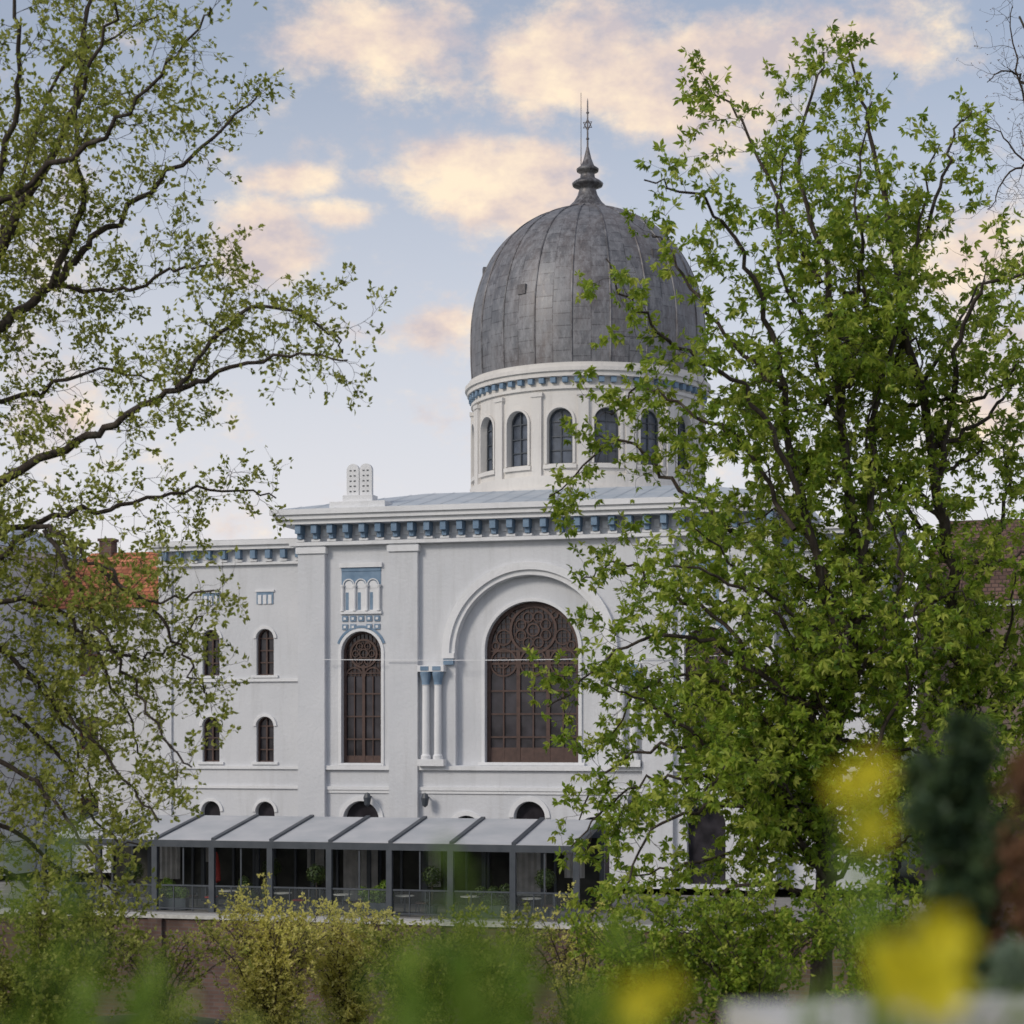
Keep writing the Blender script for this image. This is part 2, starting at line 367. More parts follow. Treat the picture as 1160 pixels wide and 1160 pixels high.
DW.archwall(ce[0]-st/2,ce[-1]+st/2,18.5,25.2,[(c,.66,20.8,22.95) for c in ce],0,.35,n=12,step=.4,gl=DG)
for c in ce:
    DT.arc(c,22.95,.66,.78,-.1,0,0,180,14)
    for q in(-.78,.66): DT.box(c+q,c+q+.12,20.8,22.95,-.1,0)
    DT.box(c+st/2-.26,c+st/2+.26,20.2,24.35,-.16,0,3)
    DT.box(c+st/2-.33,c+st/2+.33,24.2,24.4,-.22,0,3)
    DT.box(c-.85,c+.85,20.55,20.75,-.14,0,4)
    DF.box(c-.03,c+.03,20.8,23.5,.26,.34)
    for q in(-.6,.6): DF.box(c+q-.04,c+q+.04,20.8,22.95,.26,.34)
    DF.arc(c,22.95,.56,.64,.26,.34,0,180,12)
    for z in(20.83,21.5,22.2,22.95): DF.box(c-.6,c+.6,z-.025,z+.025,.27,.34,2)
for k in range(64):
    c=ce[0]-st/2+(k+.5)*st/4; DB.box(c-.13,c+.13,24.86,25.12,-.26,0)
ring=B('drum_cornice',M['drum'])
def ringp(r0,r1,z0,z1): ring.lathe([(r0,z0),(r1,z0),(r1,z1),(r0,z1)],96,*DC)
ringp(DR-.1,DR+.14,24.55,24.7); ringp(DR-.1,DR+.34,25.15,25.4); ringp(DR-.1,DR+.46,25.4,25.6); ringp(DR-.1,DR+.26,25.6,25.85); ringp(DR-.1,DR+.2,19.6,20.2); ringp(DR-.1,DR+.35,18.6,19.6)
for b in(W,T,BL,GL,WD,RF,DW,DG,DT,DB,DF,ring): b.build(syn)
prof=[Vector((r,z)) for r,z in((6.2,25.85),(6.27,27),(6.27,28.4),(6.17,29.5),(5.93,30.6),(5.53,31.7),(4.93,32.75),(4.08,33.7),(3.0,34.45),(2.0,34.9),(1.1,35.2))]
pr=cr(prof,4); n=96
vs=[];fs=[];arc=[0]
for i in range(1,len(pr)): arc.append(arc[-1]+(pr[i]-pr[i-1]).length)
for p in pr:
    for k in range(n):
        t=2*math.pi*k/n; vs.append((p.x*math.cos(t)+DC[0],p.x*math.sin(t)+DC[1],p.y))
fuv=[]
for j in range(len(pr)-1):
    for k in range(n):
        k2=(k+1)%n; fs.append((j*n+k,j*n+k2,(j+1)*n+k2,(j+1)*n+k))
        a=(k/n-.3/20)*40*.85; b_=((k+1)/n-.3/20)*40*.85; fuv+=[(arc[j],a),(arc[j],b_),(arc[j+1],b_),(arc[j+1],a)]
me=bpy.data.meshes.new('dome_shell'); me.from_pydata(vs,[],fs); uvl=me.uv_layers.new(name='UVMap')
for i,q in enumerate(fuv): uvl.data[i].uv=q
me.materials.append(M['dome']); me.polygons.foreach_set('use_smooth',[True]*len(fs)); me.update()
o=bpy.data.objects.new('dome_shell',me); scene.collection.objects.link(o); o.parent=syn
rb=B('dome_ribs',M['dome'])
for k in range(20):
    t=2*math.pi*(k+.3)/20
    rb.tube([Vector(((p.x+.0)*math.cos(t)+DC[0],(p.x+.0)*math.sin(t)+DC[1],p.y)) for p in pr],[.055]*len(pr),6)
for a_,zi in ((-.35,13),(.9,20),(-1.2,20)):
    p=pr[zi]; t=-math.pi/2+a_; c=Vector((p.x*math.cos(t)+DC[0],p.x*math.sin(t)+DC[1],p.y))
    d=Vector((math.cos(t),math.sin(t),0)); s_=Vector((-d.y,d.x,0)); up=Vector((0,0,1))
    q=[c+s_*x*.24+d*y*.1+up*z*.25 for x in(-1,1) for y in(-1,1) for z in(-1,1)]
    i=len(rb.v); rb.v+=[tuple(v) for v in q]; rb.f+=[tuple(i+x for x in f) for f in((0,1,5,4),(2,6,7,3),(0,4,6,2),(1,3,7,5),(0,2,3,1),(4,5,7,6))]
rb.build(syn,False)
fn=B('finial',M['dome'])
fn.lathe([(1.3,35.05),(1.3,35.2),(1.05,35.32),(.76,35.6),(.55,35.95),(.46,36.25),(.5,36.35),(.8,36.47),(.84,36.6),(.7,36.72),(.4,36.9),(.37,37.15),(.58,37.25),(.6,37.38),(.36,37.55),(.22,37.9),(.12,38.3),(.05,38.6),(.035,41.0),(.0,41.2)],24,*DC)
fn.lathe([(.02,38.9),(.1,39.0),(.02,39.1)],12,*DC)
fn.lathe([(.02,40.3),(.09,40.4),(.02,40.5)],12,*DC)
for s_ in(1,-1):
    tri=[Vector((DC[0]+.26*math.cos(math.radians(90+120*k)),DC[1],39.75+s_*.3*math.sin(math.radians(90+120*k)))) for k in range(4)]
    fn.tube(tri,[.035]*4,5)
fn.tube([Vector((DC[0]-.36,DC[1],37.2)),Vector((DC[0]-.36,DC[1],41.5))],[.025,.015],5)
fn.build(syn,True)
tb=B('commandment_tablets',M['trim']); tt=B('tablet_lettering',M['frame'])
tb.box(-9.7,-6.9,17.99,18.3,-.9,.3); tb.box(-9.1,-7.6,18.3,18.62,-.7,.1)
for c in(-8.69,-8.03):
    tb.box(c-.31,c+.31,18.62,19.85,-.42,-.2); tb.arc(c,19.85,0,.31,-.42,-.2,0,180,16)
    for k in range(5):
        for q in(-.11,.1): tt.box(c+q-.05,c+q+.05,18.8+k*.25,18.86+k*.25,-.435,-.41)
tb.build(syn); tt.build(syn)
for u in(-7.9,7.9,-5.0,5.0):
    ln=B('wall_lantern',M['frame']); ln.lathe([(0,4.35),(.12,4.3),(.2,4.1),(.14,3.75),(0,3.65)],10,u,-.55); ln.box(u-.03,u+.03,4.1,4.16,-.55,.02); ln.build(syn)
cb=B('facade_cable',M['trim']); cb.tube([Vector((-10.2+20.4*k/16,-.5,10.75-.12*math.sin(math.pi*k/16))) for k in range(17)],[.022]*17,4); cb.build(syn)
dp=B('downpipe',M['trim'])
for u in(-11.75,11.75): dp.tube([Vector((u,.85,0)),Vector((u,.85,16.2))],[.07,.07],8)
dp.build(syn)

# ---------------------------------------------------------------- neighbours
def house(name,u0,u1,w0,w1,zw,zr,roofm,wallm,rows,cols,wm):
    e=empty(name,ORG,-TH); Wl=B('walls',wallm); g=B('window_panes',M['glass']); fr=B('window_frames',wm); rf=B('roof',roofm); tr=B('cornice',M['trim'])
    Wl.box(u0,u1,0,zw,w0+.3,w1)
    for i,zc in enumerate(rows):
        z0=0 if i==0 else (rows[i-1]+zc)/2; z1=zw if i==len(rows)-1 else (rows[i+1]+zc)/2
        cur=u0
        for c in cols:
            Wl.face([(cur,w0,z0),(c-.55,w0,z0),(c-.55,w0,z1),(cur,w0,z1)])
            Wl.face([(c-.55,w0,z0),(c+.55,w0,z0),(c+.55,w0,zc-.85),(c-.55,w0,zc-.85)])
            Wl.face([(c-.55,w0,zc+.85),(c+.55,w0,zc+.85),(c+.55,w0,z1),(c-.55,w0,z1)])
            g.box(c-.55,c+.55,zc-.85,zc+.85,w0+.2,w0+.28)
            for x in(-.5,0,.5): fr.box(c+x-.04,c+x+.04,zc-.85,zc+.85,w0+.12,w0+.195)
            for z in(-.8,.25,.8): fr.box(c-.5,c+.5,zc+z-.035,zc+z+.035,w0+.125,w0+.195)
            tr.box(c-.65,c+.65,zc-.98,zc-.87,w0-.1,w0+.1)
            cur=c+.55
        Wl.face([(cur,w0,z0),(u1,w0,z0),(u1,w0,z1),(cur,w0,z1)])
    for a in(u0,u1): Wl.face([(a,w0,0),(a,w0+.3,0),(a,w0+.3,zw),(a,w0,zw)])
    tr.box(u0-.2,u1+.2,zw-.25,zw+.02,w0-.25,w1+.25)
    m_=(w0+w1)/2
    rf.face([(u0-.3,w0-.4,zw+.03),(u1+.3,w0-.4,zw+.03),(u1-1.2,m_,zr),(u0+1.2,m_,zr)])
    rf.face([(u0-.3,w1+.4,zw+.03),(u1+.3,w1+.4,zw+.03),(u1-1.2,m_,zr),(u0+1.2,m_,zr)])
    rf.face([(u0-.3,w0-.4,zw+.03),(u0-.3,w1+.4,zw+.03),(u0+1.2,m_,zr)]); rf.face([(u1+.3,w0-.4,zw+.03),(u1+.3,w1+.4,zw+.03),(u1-1.2,m_,zr)])
    ch=B('chimney',M['brick']); x=u0+(u1-u0)*.3; ch.box(x-.35,x+.35,zw,zr+.6,m_-.35,m_+.35); ch.box(x-.42,x+.42,zr+.6,zr+.75,m_-.42,m_+.42); ch.build(e)
    for b in(Wl,g,fr,rf,tr): b.build(e)
M['greyplaster']=plaster('plaster_grey',(0.55,0.56,0.58),(0.62,0.63,0.65),(0.45,0.45,0.46))
M['browplaster']=plaster('plaster_ochre',(0.17,0.13,0.105),(0.22,0.17,0.14),(0.12,0.1,0.085))
house('white_town_house',-27.2,-19.9,2.5,10,13.6,16.9,M['tile'],M['greyplaster'],[3,7.2,11],[-24.2],M['ochre'])
house('white_town_house',-44,-27.25,-1.5,8,16.6,18.2,M['roof'],M['greyplaster'],[3,6.8,10.6],[-41,-37,-33,-30.5,-28.5],M['ochre'])
house('brown_roof_town_house',17.5,48,8,22,13.6,18.3,M['browntile'],M['browplaster'],[3,7,11.5],[20,24,28,32,36,40,44],M['wood'])

# ---------------------------------------------------------------- terrace, river wall, pergola
terr=empty('river_retaining_wall',ORG,-TH)
rw=B('brick_face',M['brick']); rw.box(-90,90,-6.5,-.45,-15.0,-14.2)
for k in range(-12,13): rw.box(k*6-.3,k*6+.3,-6.5,-.46,-15.2,-15.0)
rw.build(terr)
cp=B('stone_coping',M['stone']); cp.box(-90,90,-.45,-.3,-15.12,-14.1); cp.build(terr)
pv=B('promenade_pavement',M['pave']); 
pv.box(-90,90,-.6,-.3,-14.099,-.0); po=pv.build(); po.location=ORG; po.rotation_euler=(0,0,-TH)
perg=empty('terrace_pergola',ORG,-TH)
fr=B('frame',M['frame']); fb=B('roof_panels',M['fabric'])
u0p,u1p=-18.0,5.4; wf,wb=-13.5,-8.6; zf,zbk=2.68,3.5; npn=9
def slab(b,u0,u1,w0,w1,za,zb_,t):
    v=[(u,w,z+dz) for u in(u0,u1) for (w,z) in((w0,za),(w1,zb_)) for dz in(0,t)]
    i=len(b.v); b.v+=v; b.f+=[tuple(i+x for x in f) for f in((0,1,5,4),(2,6,7,3),(0,4,6,2),(1,3,7,5),(0,2,3,1),(4,5,7,6))]
fr.box(u0p,u1p,zf-.28,zf,wf-.1,wf+.1); fr.box(u0p,u1p,zbk-.25,zbk,wb-.08,wb+.08)
gg=B('glass_balustrade',M['frame'])
gm,gnt,gb=mat('balustrade_glass'); tr_=gnt.nodes.new('ShaderNodeBsdfTransparent'); tr_.inputs[0].default_value=(.85,.9,.9,1); mx=gnt.nodes.new('ShaderNodeMixShader'); mx.inputs[0].default_value=.12
gb.inputs['Roughness'].default_value=.05; gb.inputs['Base Color'].default_value=(.3,.33,.34,1)
gnt.links.new(tr_.outputs[0],mx.inputs[1]); gnt.links.new(gb.outputs[0],mx.inputs[2]); gnt.links.new(mx.outputs[0],gnt.nodes['Material Output'].inputs[0]); gg.m=gm
for k in range(npn+1):
    u=u0p+(u1p-u0p)*k/npn
    slab(fr,u-.09,u+.09,wf+.1,wb-.08,zf-.1,zbk-.1,.2)
    fr.box(u-.12,u+.12,-.3,zf-.28,wf-.1,wf+.1); fr.box(u-.08,u+.08,-.3,zbk-.25,wb-.08,wb+.08)
    if k<npn:
        u2=u0p+(u1p-u0p)*(k+1)/npn
        slab(fb,u+.1,u2-.1,wf+.1,wb-.1,zf-.02,zbk-.02,.04)
        for q in(.33,.66):
            uu=u+(u2-u)*q; fr.box(uu-.02,uu+.02,-.3,.75,wf-.03,wf+.03)
        fr.box(u+.12,u2-.12,.75,.82,wf-.04,wf+.04); fr.box(u+.12,u2-.12,-.2,-.14,wf-.04,wf+.04)
        gg.face([(u+.12,wf,-.12),(u2-.12,wf,-.12),(u2-.12,wf,.74),(u+.12,wf,.74)])
        if k%3!=1: fr.box((u+u2)/2-.03,(u+u2)/2+.03,.82,zf-.28,wf-.03,wf+.03)
fr.build(perg); fb.build(perg); gg.build(perg)
bk=B('restaurant_front',M['dark']); bk.box(u0p+.2,u1p-.2,-.3,2.7,-7.6,-7.3); bk.build(perg)  # added back wall, coloured dark to stand in for interior shade
bf=B('restaurant_front_frames',M['frame'])
for k in range(24):
    u=u0p+.3+(u1p-u0p-.6)*k/23; bf.box(u-.05,u+.05,-.3,2.7,-7.72,-7.6)
bf.box(u0p,u1p,2.7,3.2,-7.8,-7.2); bf.build(perg)
cu_=B('curtains',M['curtain'])
for u,h0,wd_ in((-15.2,.6,1.0),(-13.1,1.4,.5),(-8.1,1.2,.8),(-6.4,-.2,1.6),(-2.6,.5,.7),(1.2,.2,1.6),(3.6,1.0,.9)):
    m_=int(wd_*8)
    for q in range(m_):
        a=u+wd_*q/m_; cu_.face([(a,-8.0-.05*(q%2),h0),(a+wd_/m_,-8.0-.05*((q+1)%2),h0),(a+wd_/m_,-8.0-.05*((q+1)%2),2.6),(a,-8.0-.05*(q%2),2.6)])
cu_.build(perg)
rotm=Matrix.Rotation(-TH,4,'Z')
def loc(u,w,z=-.3): return rotm@Vector((u,w,z))+Vector(ORG)
def table(u,w,red):
    e=empty('bistro_table',loc(u,w),-TH+R.uniform(-.2,.2))
    t=B('table_top',M['stone']); t.lathe([(0,.72),(.4,.72),(.4,.75),(0,.75)],20); t.build(e)
    l=B('table_leg',M['frame']); l.lathe([(.25,0),(.25,.03),(.04,.06),(.04,.72)],10); l.build(e)
    for s_ in(-1,1):
        c=empty('bistro_chair',loc(u+s_*.75,w),-TH)
        x=B('legs',M['frame'])
        for a in(-.2,.2):
            for b_ in(-.2,.2): x.box(a-.02,a+.02,0,.43,b_-.02,b_+.02)
        x.box(s_*.2-.02,s_*.2+.02,.43,.95,-.2,-.16); x.box(s_*.2-.02,s_*.2+.02,.43,.95,.16,.2); x.box(s_*.2-.015,s_*.2+.015,.62,.93,-.16,.16); x.build(c)
        y=B('seat',M['red'] if red else M['wood']); y.box(-.22,.22,.43,.49,-.22,.22); y.build(c)
for i,u in enumerate((-15.5,-12.8,-10.3,-7.6,-4.9,-2.2,.5,3.2)): table(u,-11.8+R.uniform(-.4,.6),i in(2,3))
def rv(s=1): return Vector((R.gauss(0,s),R.gauss(0,s),R.gauss(0,s)))
def leafball(l,c0,r,n,ls):
    for k in range(n):
        d=rv(1).normalized(); c=c0+d*r*R.uniform(.7,1.1)
        t=d.orthogonal().normalized(); t.rotate(Matrix.Rotation(R.random()*6.3,3,d)); q=(t.cross(d)+d*R.uniform(-.5,.5))
        l.face([tuple(c-t*ls),tuple(c+q*ls*.6),tuple(c+t*ls),tuple(c-q*ls*.6)]); l.r+=[R.random()]*4
for u,w in((-5.9,-12.6),(-.9,-12.5),(-14.2,-12.6),(-9.2,-9.4),(3.9,-12.6)):
    e=empty('potted_topiary',loc(u,w))
    p=B('pot',M['frame']); p.lathe([(.18,0),(.25,.4),(.22,.4),(.0,.38)],14); p.build(e)
    s_=B('stem',M['bark']); s_.tube([Vector((0,0,.38)),Vector((0,0,1.35))],[.03,.025],6); s_.build(e)
    l=B('foliage',M['leafD']); l.r=[]; leafball(l,Vector((0,0,1.6)),.42,700,.05); l.build(e)
for u in(-16.6,-12.2,-8.6,-3.2,1.8):
    e=empty('planter_box',loc(u,-12.9),-TH); p=B('box',M['frame']); p.box(-.6,.6,0,.5,-.2,.2); p.build(e)
    l=B('foliage',M['leafG'] if u in(-12.2,-3.2) else M['leafD']); l.r=[]
    for k in range(9): leafball(l,Vector((R.uniform(-.6,.6),R.uniform(-.1,.1),R.uniform(.6,1.25))),.25,160,.05)
    l.build(e)
for u,w in((-11.2,-10.8),):
    e=empty('closed_parasol',loc(u,w))
    p=B('canopy',M['red']); p.lathe([(.05,1.0),(.19,1.1),(.15,1.8),(.05,2.3),(0,2.35)],9); p.build(e)
    q=B('pole',M['frame']); q.lathe([(.3,0),(.3,.06),(.03,.08),(.03,1.1)],10); q.build(e)

# ---------------------------------------------------------------- ground + river
g=B('ground',M['ground'])
rows=[(3000,-.42),(200,-.42),(0,-.42),(-14.3,-.62),(-14.6,-7),(-20,-7.2),(-44,-7),(-48,-5),(-52,-1.5),(-55,1.3),(-57,2.15),(-60,2.6),(-66,3.3),(-72,4.1),(-80,4.9),(-86,5.4),(-95,5.5),(-200,6),(-2500,6)]
us=[-3000,-600,-200]+[-100+2*k for k in range(101)]+[200,600,3000]
for w,z in rows:
    for u in us:
        g.v.append((u,w,z+(R.uniform(-.12,.12) if -90<w<-50 else 0)))
nu=len(us)
for j in range(len(rows)-1):
    for k in range(nu-1): g.f.append((j*nu+k,j*nu+k+1,(j+1)*nu+k+1,(j+1)*nu+k))
go=g.build(None,True); go.location=ORG; go.rotation_euler=(0,0,-TH)
wt=B('river_water',M['water']); wt.face([(-900,-15.1,-5.2),(900,-15.1,-5.2),(900,-48,-5.2),(-900,-48,-5.2)]); wo=wt.build(); wo.location=ORG; wo.rotation_euler=(0,0,-TH)

# ---------------------------------------------------------------- vegetation
class Plant:
    def __init__(s,name,leafm,leaf,size,barkm=None):
        s.root=empty(name); s.bk=B('branches',barkm or M['bark']); s.lf=B('leaves',leafm); s.lf.r=[]; s.leaf=leaf; s.size=size
    def leaflet(s,p,d,n,L,wd,c):
        side=d.cross(n).normalized(); m_=p+d*L*.5
        a=m_+side*wd+n*wd*.35; b_=m_-side*wd+n*wd*.35; t=p+d*L-n*L*.12
        i=len(s.lf.v); s.lf.v+=[tuple(p),tuple(a),tuple(t),tuple(b_)]
        s.lf.f+=[(i,i+1,i+2),(i,i+2,i+3)]; s.lf.r+=[min(1,max(0,c+R.uniform(-.12,.12)))]*4
    def cluster(s,p,d):
        c=R.random()
        if s.leaf=='palm':
            ax=(d*.3+Vector((0,0,-.25))+rv(.45)).normalized(); base=p+ax*s.size*.3
            x=ax.orthogonal().normalized(); y=ax.cross(x); k=R.choice((4,5,5)); ph=R.random()*6
            L0=s.size*R.uniform(.5,1.2)
            for j in range(k):
                a=ph+j*(4.8/k); q=(x*math.cos(a)+y*math.sin(a)+ax*R.uniform(.2,.9)+Vector((0,0,-.35))).normalized()
                nn=(ax.cross(q)).cross(q)
                if nn.length<1e-3: nn=Vector((0,0,1))
                s.leaflet(base,q,nn.normalized(),L0*R.uniform(.75,1.1),L0*.22,c)
        else:
            for j in range(R.choice((2,3,4))):
                q=(d*.5+rv(.7)).normalized(); nn=q.orthogonal(); nn.rotate(Matrix.Rotation(R.random()*6.3,3,q))
                s.leaflet(p+rv(s.size*.3),q,nn.normalized(),s.size*R.uniform(.6,1.3),s.size*.33,c)
    def twig(s,p,d,L,r,lvl,up,wig,sp,lens,dens,n=6):
        if lvl==0: n=4
        pts=[p]; dd=d.copy()
        for k in range(n):
            dd=(dd+rv(wig)+Vector((0,0,up))).normalized(); pts.append(pts[-1]+dd*L/n)
        s.bk.tube(pts,[r*(1-.7*k/n) for k in range(n+1)],5 if lvl>1 else 4 if lvl==1 else 3)
        if lvl>0: s.spawn(pts,r,lvl,up,wig,sp,lens,dens,start=.15)
        if lvl<=1:
            for k in range(1,n+1):
                if R.random()<dens*(1 if lvl==0 else .5): s.cluster(pts[k],(pts[k]-pts[k-1]).normalized())
            s.cluster(pts[-1],dd)
    def spawn(s,pts,r,lvl,up,wig,sp,lens,dens,start=0.0):
        step=sp[lvl-1]; tot=sum((pts[i+1]-pts[i]).length for i in range(len(pts)-1)); run=0; nxt=max(start*tot,step*R.random())
        for i in range(len(pts)-1):
            seg=pts[i+1]-pts[i]; L=seg.length
            if L<1e-6: continue
            t=seg/L
            while nxt<run+L:
                p=pts[i]+t*(nxt-run); o=t.orthogonal().normalized(); o.rotate(Matrix.Rotation(R.random()*6.283,3,t))
                d=(t*R.uniform(.35,1.0)+o).normalized()
                fr_=1-.4*nxt/tot
                s.twig(p,d,lens[lvl-1]*R.uniform(.5,1.25)*fr_,max(.0045,r*.45*fr_),lvl-1,up,wig,sp,lens,dens)
                nxt+=step*R.uniform(.6,1.4)
            run+=L
    def limb(s,P,r0,r1,lvl=2,wob=.08,start=0,up=.06,wig=.2,sp=(.22,.4),lens=(.5,1.5),dens=.7,leafy=True):
        pts=cr(P,6); pts=[pts[0]]+[p+rv(wob*.5) for p in pts[1:]]
        n=len(pts); rr=[r0*(1-k/(n-1))**1.15+r1 for k in range(n)]
        s.bk.tube(pts,rr,8)
        if leafy: s.spawn(pts,max(r1,.018)*1.1,lvl,up,wig,sp,lens,dens,start)
        return pts
    def extras(s,pts,i0,i1,n,L,**K):
        for k in range(n):
            p=pts[R.randint(i0,i1)]; a=R.random()*6.283; l=L*R.uniform(.6,1.2)
            d=Vector((math.cos(a),math.sin(a),R.uniform(-.2,.6)))
            s.limb([p,p+d*l*.35+rv(.1),p+d*l*.7+Vector((0,0,.15))+rv(.12),p+d*l+Vector((0,0,R.uniform(-.4,.2)))],.035,.01,**K)
    def done(s): s.bk.build(s.root,True); s.lf.build(s.root)
def path(l,Y,dy=0.0,y0=0.0):
    n=len(l); return [S(a,b_,Y+y0+dy*k/(n-1)) for k,(a,b_) in enumerate(l)]
t=Plant('horse_chestnut_tree',M['leafR'],'palm',.14)
Y=30
K=dict(sp=(.15,.27),lens=(.5,1.35),dens=.62,up=.04,wig=.24)
KH=dict(K,sp=(.16,.30))
tr1=t.limb(path([(925,1145),(935,1000),(930,900),(955,780),(972,650),(955,480),(930,300),(905,170),(935,60)],Y,1.0),.17,.014,start=.3,**KH)
for l,dy,y0,r in (
 ([(935,1000),(880,930),(800,915),(730,950),(690,1040)],-2,0,.04),
 ([(930,930),(850,880),(760,850),(690,870),(655,930)],2.5,0,.04),
 ([(952,820),(860,765),(780,720),(700,740),(625,800)],-1.5,.2,.045),
 ([(965,740),(920,670),(840,605),(760,545),(700,500),(625,560)],1.5,.2,.06),
 ([(930,930),(985,860),(1030,760),(1040,680)],-1.5,0,.04),
 ([(935,1050),(860,1040),(790,1060),(760,1120)],-2,0,.04),
 ([(935,1000),(1000,960),(1060,940)],1.5,0,.04),
 ([(935,1050),(980,1060),(1040,1090)],-2,0,.04),
 ([(930,900),(860,820),(790,800),(730,800)],1,0,.035),
 ([(945,830),(880,700),(800,650),(740,640)],-1,0,.035),
 ([(930,980),(860,960),(780,980),(700,1000)],1.8,0,.035),
 ([(935,1020),(850,1000),(740,1060),(680,1120)],.5,0,.035),
 ([(960,720),(930,640),(880,560),(850,480)],1,0,.03),
 ([(925,980),(850,900),(770,880),(700,900),(650,960)],-.6,0,.035),
 ([(940,880),(870,820),(800,770),(730,780),(690,840)],.4,0,.035),
 ([(940,860),(890,770),(840,690),(770,680)],2.2,0,.035),
 ([(960,740),(900,700),(850,650),(790,600)],-2,0,.03),
 ([(935,960),(880,880),(840,860),(800,900)],-2.5,0,.03),
 ([(955,790),(1000,720),(1020,640),(1000,560)],-1,0,.035),
 ([(940,840),(850,740),(760,670),(700,640),(660,660)],2,0,.035),
 ([(930,940),(820,860),(740,800),(690,780)],-1.6,0,.035),
): t.limb(path(l,Y,dy,y0),r,.012,**K)
for l,dy,y0,r in (
 ([(960,760),(905,560),(885,420),(850,300),(800,230),(730,200)],-1.8,.2,.065),
 ([(905,560),(850,450),(780,400),(720,350),(685,290)],-1.5,-.8,.035),
 ([(972,650),(1000,450),(1035,300),(1060,160)],2,.3,.055),
 ([(930,320),(880,230),(840,140),(800,90)],1.5,.6,.03),
 ([(955,480),(900,350),(880,250),(890,170)],-1,.5,.03),
 ([(900,600),(840,500),(790,470),(730,440),(690,470)],1.5,-.5,.03),
 ([(885,440),(820,380),(770,300),(740,260)],1.2,-.8,.028),
 ([(950,450),(980,350),(970,230),(990,120)],-1,.5,.028),
): t.limb(path(l,Y,dy,y0),r,.012,**KH)
t.extras(tr1,10,34,22,2.2,**K)
t.done()
t=Plant('horse_chestnut_tree',M['leafR'],'palm',.14); Y=32
tr2=t.limb(path([(1110,1140),(1103,1000),(1100,850),(1075,650),(1050,480),(1012,290),(985,150),(955,45)],Y,-1.0),.17,.014,start=.28,**KH)
for l,dy,y0,r in (
 ([(1060,560),(1080,430),(1100,340),(1165,310),(1230,330)],-1.5,-.4,.05),
 ([(1100,850),(1150,760),(1200,640),(1230,520)],1,0,.06),
 ([(1103,960),(1040,900),(1000,830),(1010,740)],2,0,.04),
 ([(1085,700),(1130,600),(1150,500),(1190,430)],1.5,0,.04),
 ([(1020,320),(1060,230),(1080,150),(1100,130)],1,0,.03),
 ([(1103,1000),(1160,950),(1210,920)],1,0,.04),
 ([(1070,620),(1010,560),(980,500),(1000,420)],-1.8,0,.04),
 ([(1040,440),(1090,360),(1120,300)],1.8,0,.03),
 ([(1100,860),(1060,790),(1040,720)],-1,0,.03),
 ([(1100,800),(1140,720),(1150,650)],-1.5,0,.03),
): t.limb(path(l,Y,dy,y0),r,.012,**KH)
t.extras(tr2,6,28,22,2.1,**K)
t.done()
# left tree
t=Plant('maple_tree',M['leafL'],'tuft',.09); Y=28
K=dict(sp=(.11,.2),lens=(.55,1.35),dens=.36,up=.03,wig=.36)
tr3=t.limb(path([(-130,1180),(-120,900),(-110,650),(-90,480),(-60,380),(-10,300),(60,170),(95,60),(110,-60)],Y,1),.2,.02,start=.35,**K)
for l,dy,y0,r in (
 ([(-100,600),(-40,565),(60,515),(130,480),(200,440),(260,415),(330,400),(390,410)],-1.5,0,.075),
 ([(-70,420),(0,370),(60,320),(110,265),(180,205),(250,150),(295,105)],1.5,.3,.08),
 ([(60,320),(90,230),(85,120),(130,20),(140,-60)],-1,.6,.045),
 ([(200,440),(250,380),(300,345),(365,370),(390,400)],1,-1.2,.025),
 ([(-100,640),(-30,610),(60,585),(150,570),(240,555),(310,560)],1.8,0,.05),
 ([(-100,680),(-20,640),(50,600),(110,640),(170,680),(240,670)],-1.8,0,.045),
 ([(50,600),(95,680),(140,760),(180,830),(215,870)],-.5,-.9,.025),
 ([(110,640),(180,700),(220,760),(240,800)],.5,-1.2,.02),
 ([(-110,760),(-40,730),(30,760),(80,830),(110,910)],.5,0,.045),
 ([(-110,860),(-40,850),(40,890),(90,950),(130,1010)],-1.5,0,.045),
 ([(-120,950),(-50,960),(20,1000),(80,1060),(150,1090)],1,0,.045),
 ([(-60,380),(-20,240),(20,120),(20,0),(40,-80)],-2,0,.06),
 ([(-20,240),(60,190),(130,140),(200,60),(240,10)],-1,-1,.04),
 ([(60,320),(140,330),(210,300),(260,310)],-1,.6,.025),
 ([(-120,1050),(-40,1080),(20,1130),(90,1180)],-1,0,.08),
 ([(-100,700),(0,680),(80,700),(130,780),(160,850)],1.5,-1,.04),
 ([(-110,800),(-20,790),(60,850),(110,930),(150,960)],.5,1.5,.04),
 ([(-80,450),(20,450),(100,420),(180,430)],-.5,1,.04),
 ([(-60,380),(10,250),(70,80),(180,20)],1,1.2,.04),
 ([(-110,900),(0,930),(80,1000),(120,1080)],2,-1,.04),
 ([(60,700),(120,740),(180,740),(230,700)],1,0,.025),
 ([(-110,720),(-20,720),(60,790),(140,880),(180,930)],-1,.5,.035),
): t.limb(path(l,Y,dy,y0),r,.013,**K)
t.done()
t=Plant('bare_tree',M['russet'],'tuft',.03); Y=36
t.limb(path([(1330,1150),(1310,800),(1270,450),(1220,250),(1180,120),(1160,20)],Y,0),.2,.02,leafy=False)
for q in([(1270,450),(1200,250),(1150,170),(1115,140)],[(1220,250),(1170,190),(1140,200),(1120,240)],[(1180,120),(1150,80),(1120,90)],[(1200,240),(1160,100),(1140,10)]):
    t.limb(path(q,Y,R.uniform(-1,1)),.03,.008,sp=(.15,.2),lens=(.5,1.1),dens=.0,up=.05,wig=.25)
t.done()
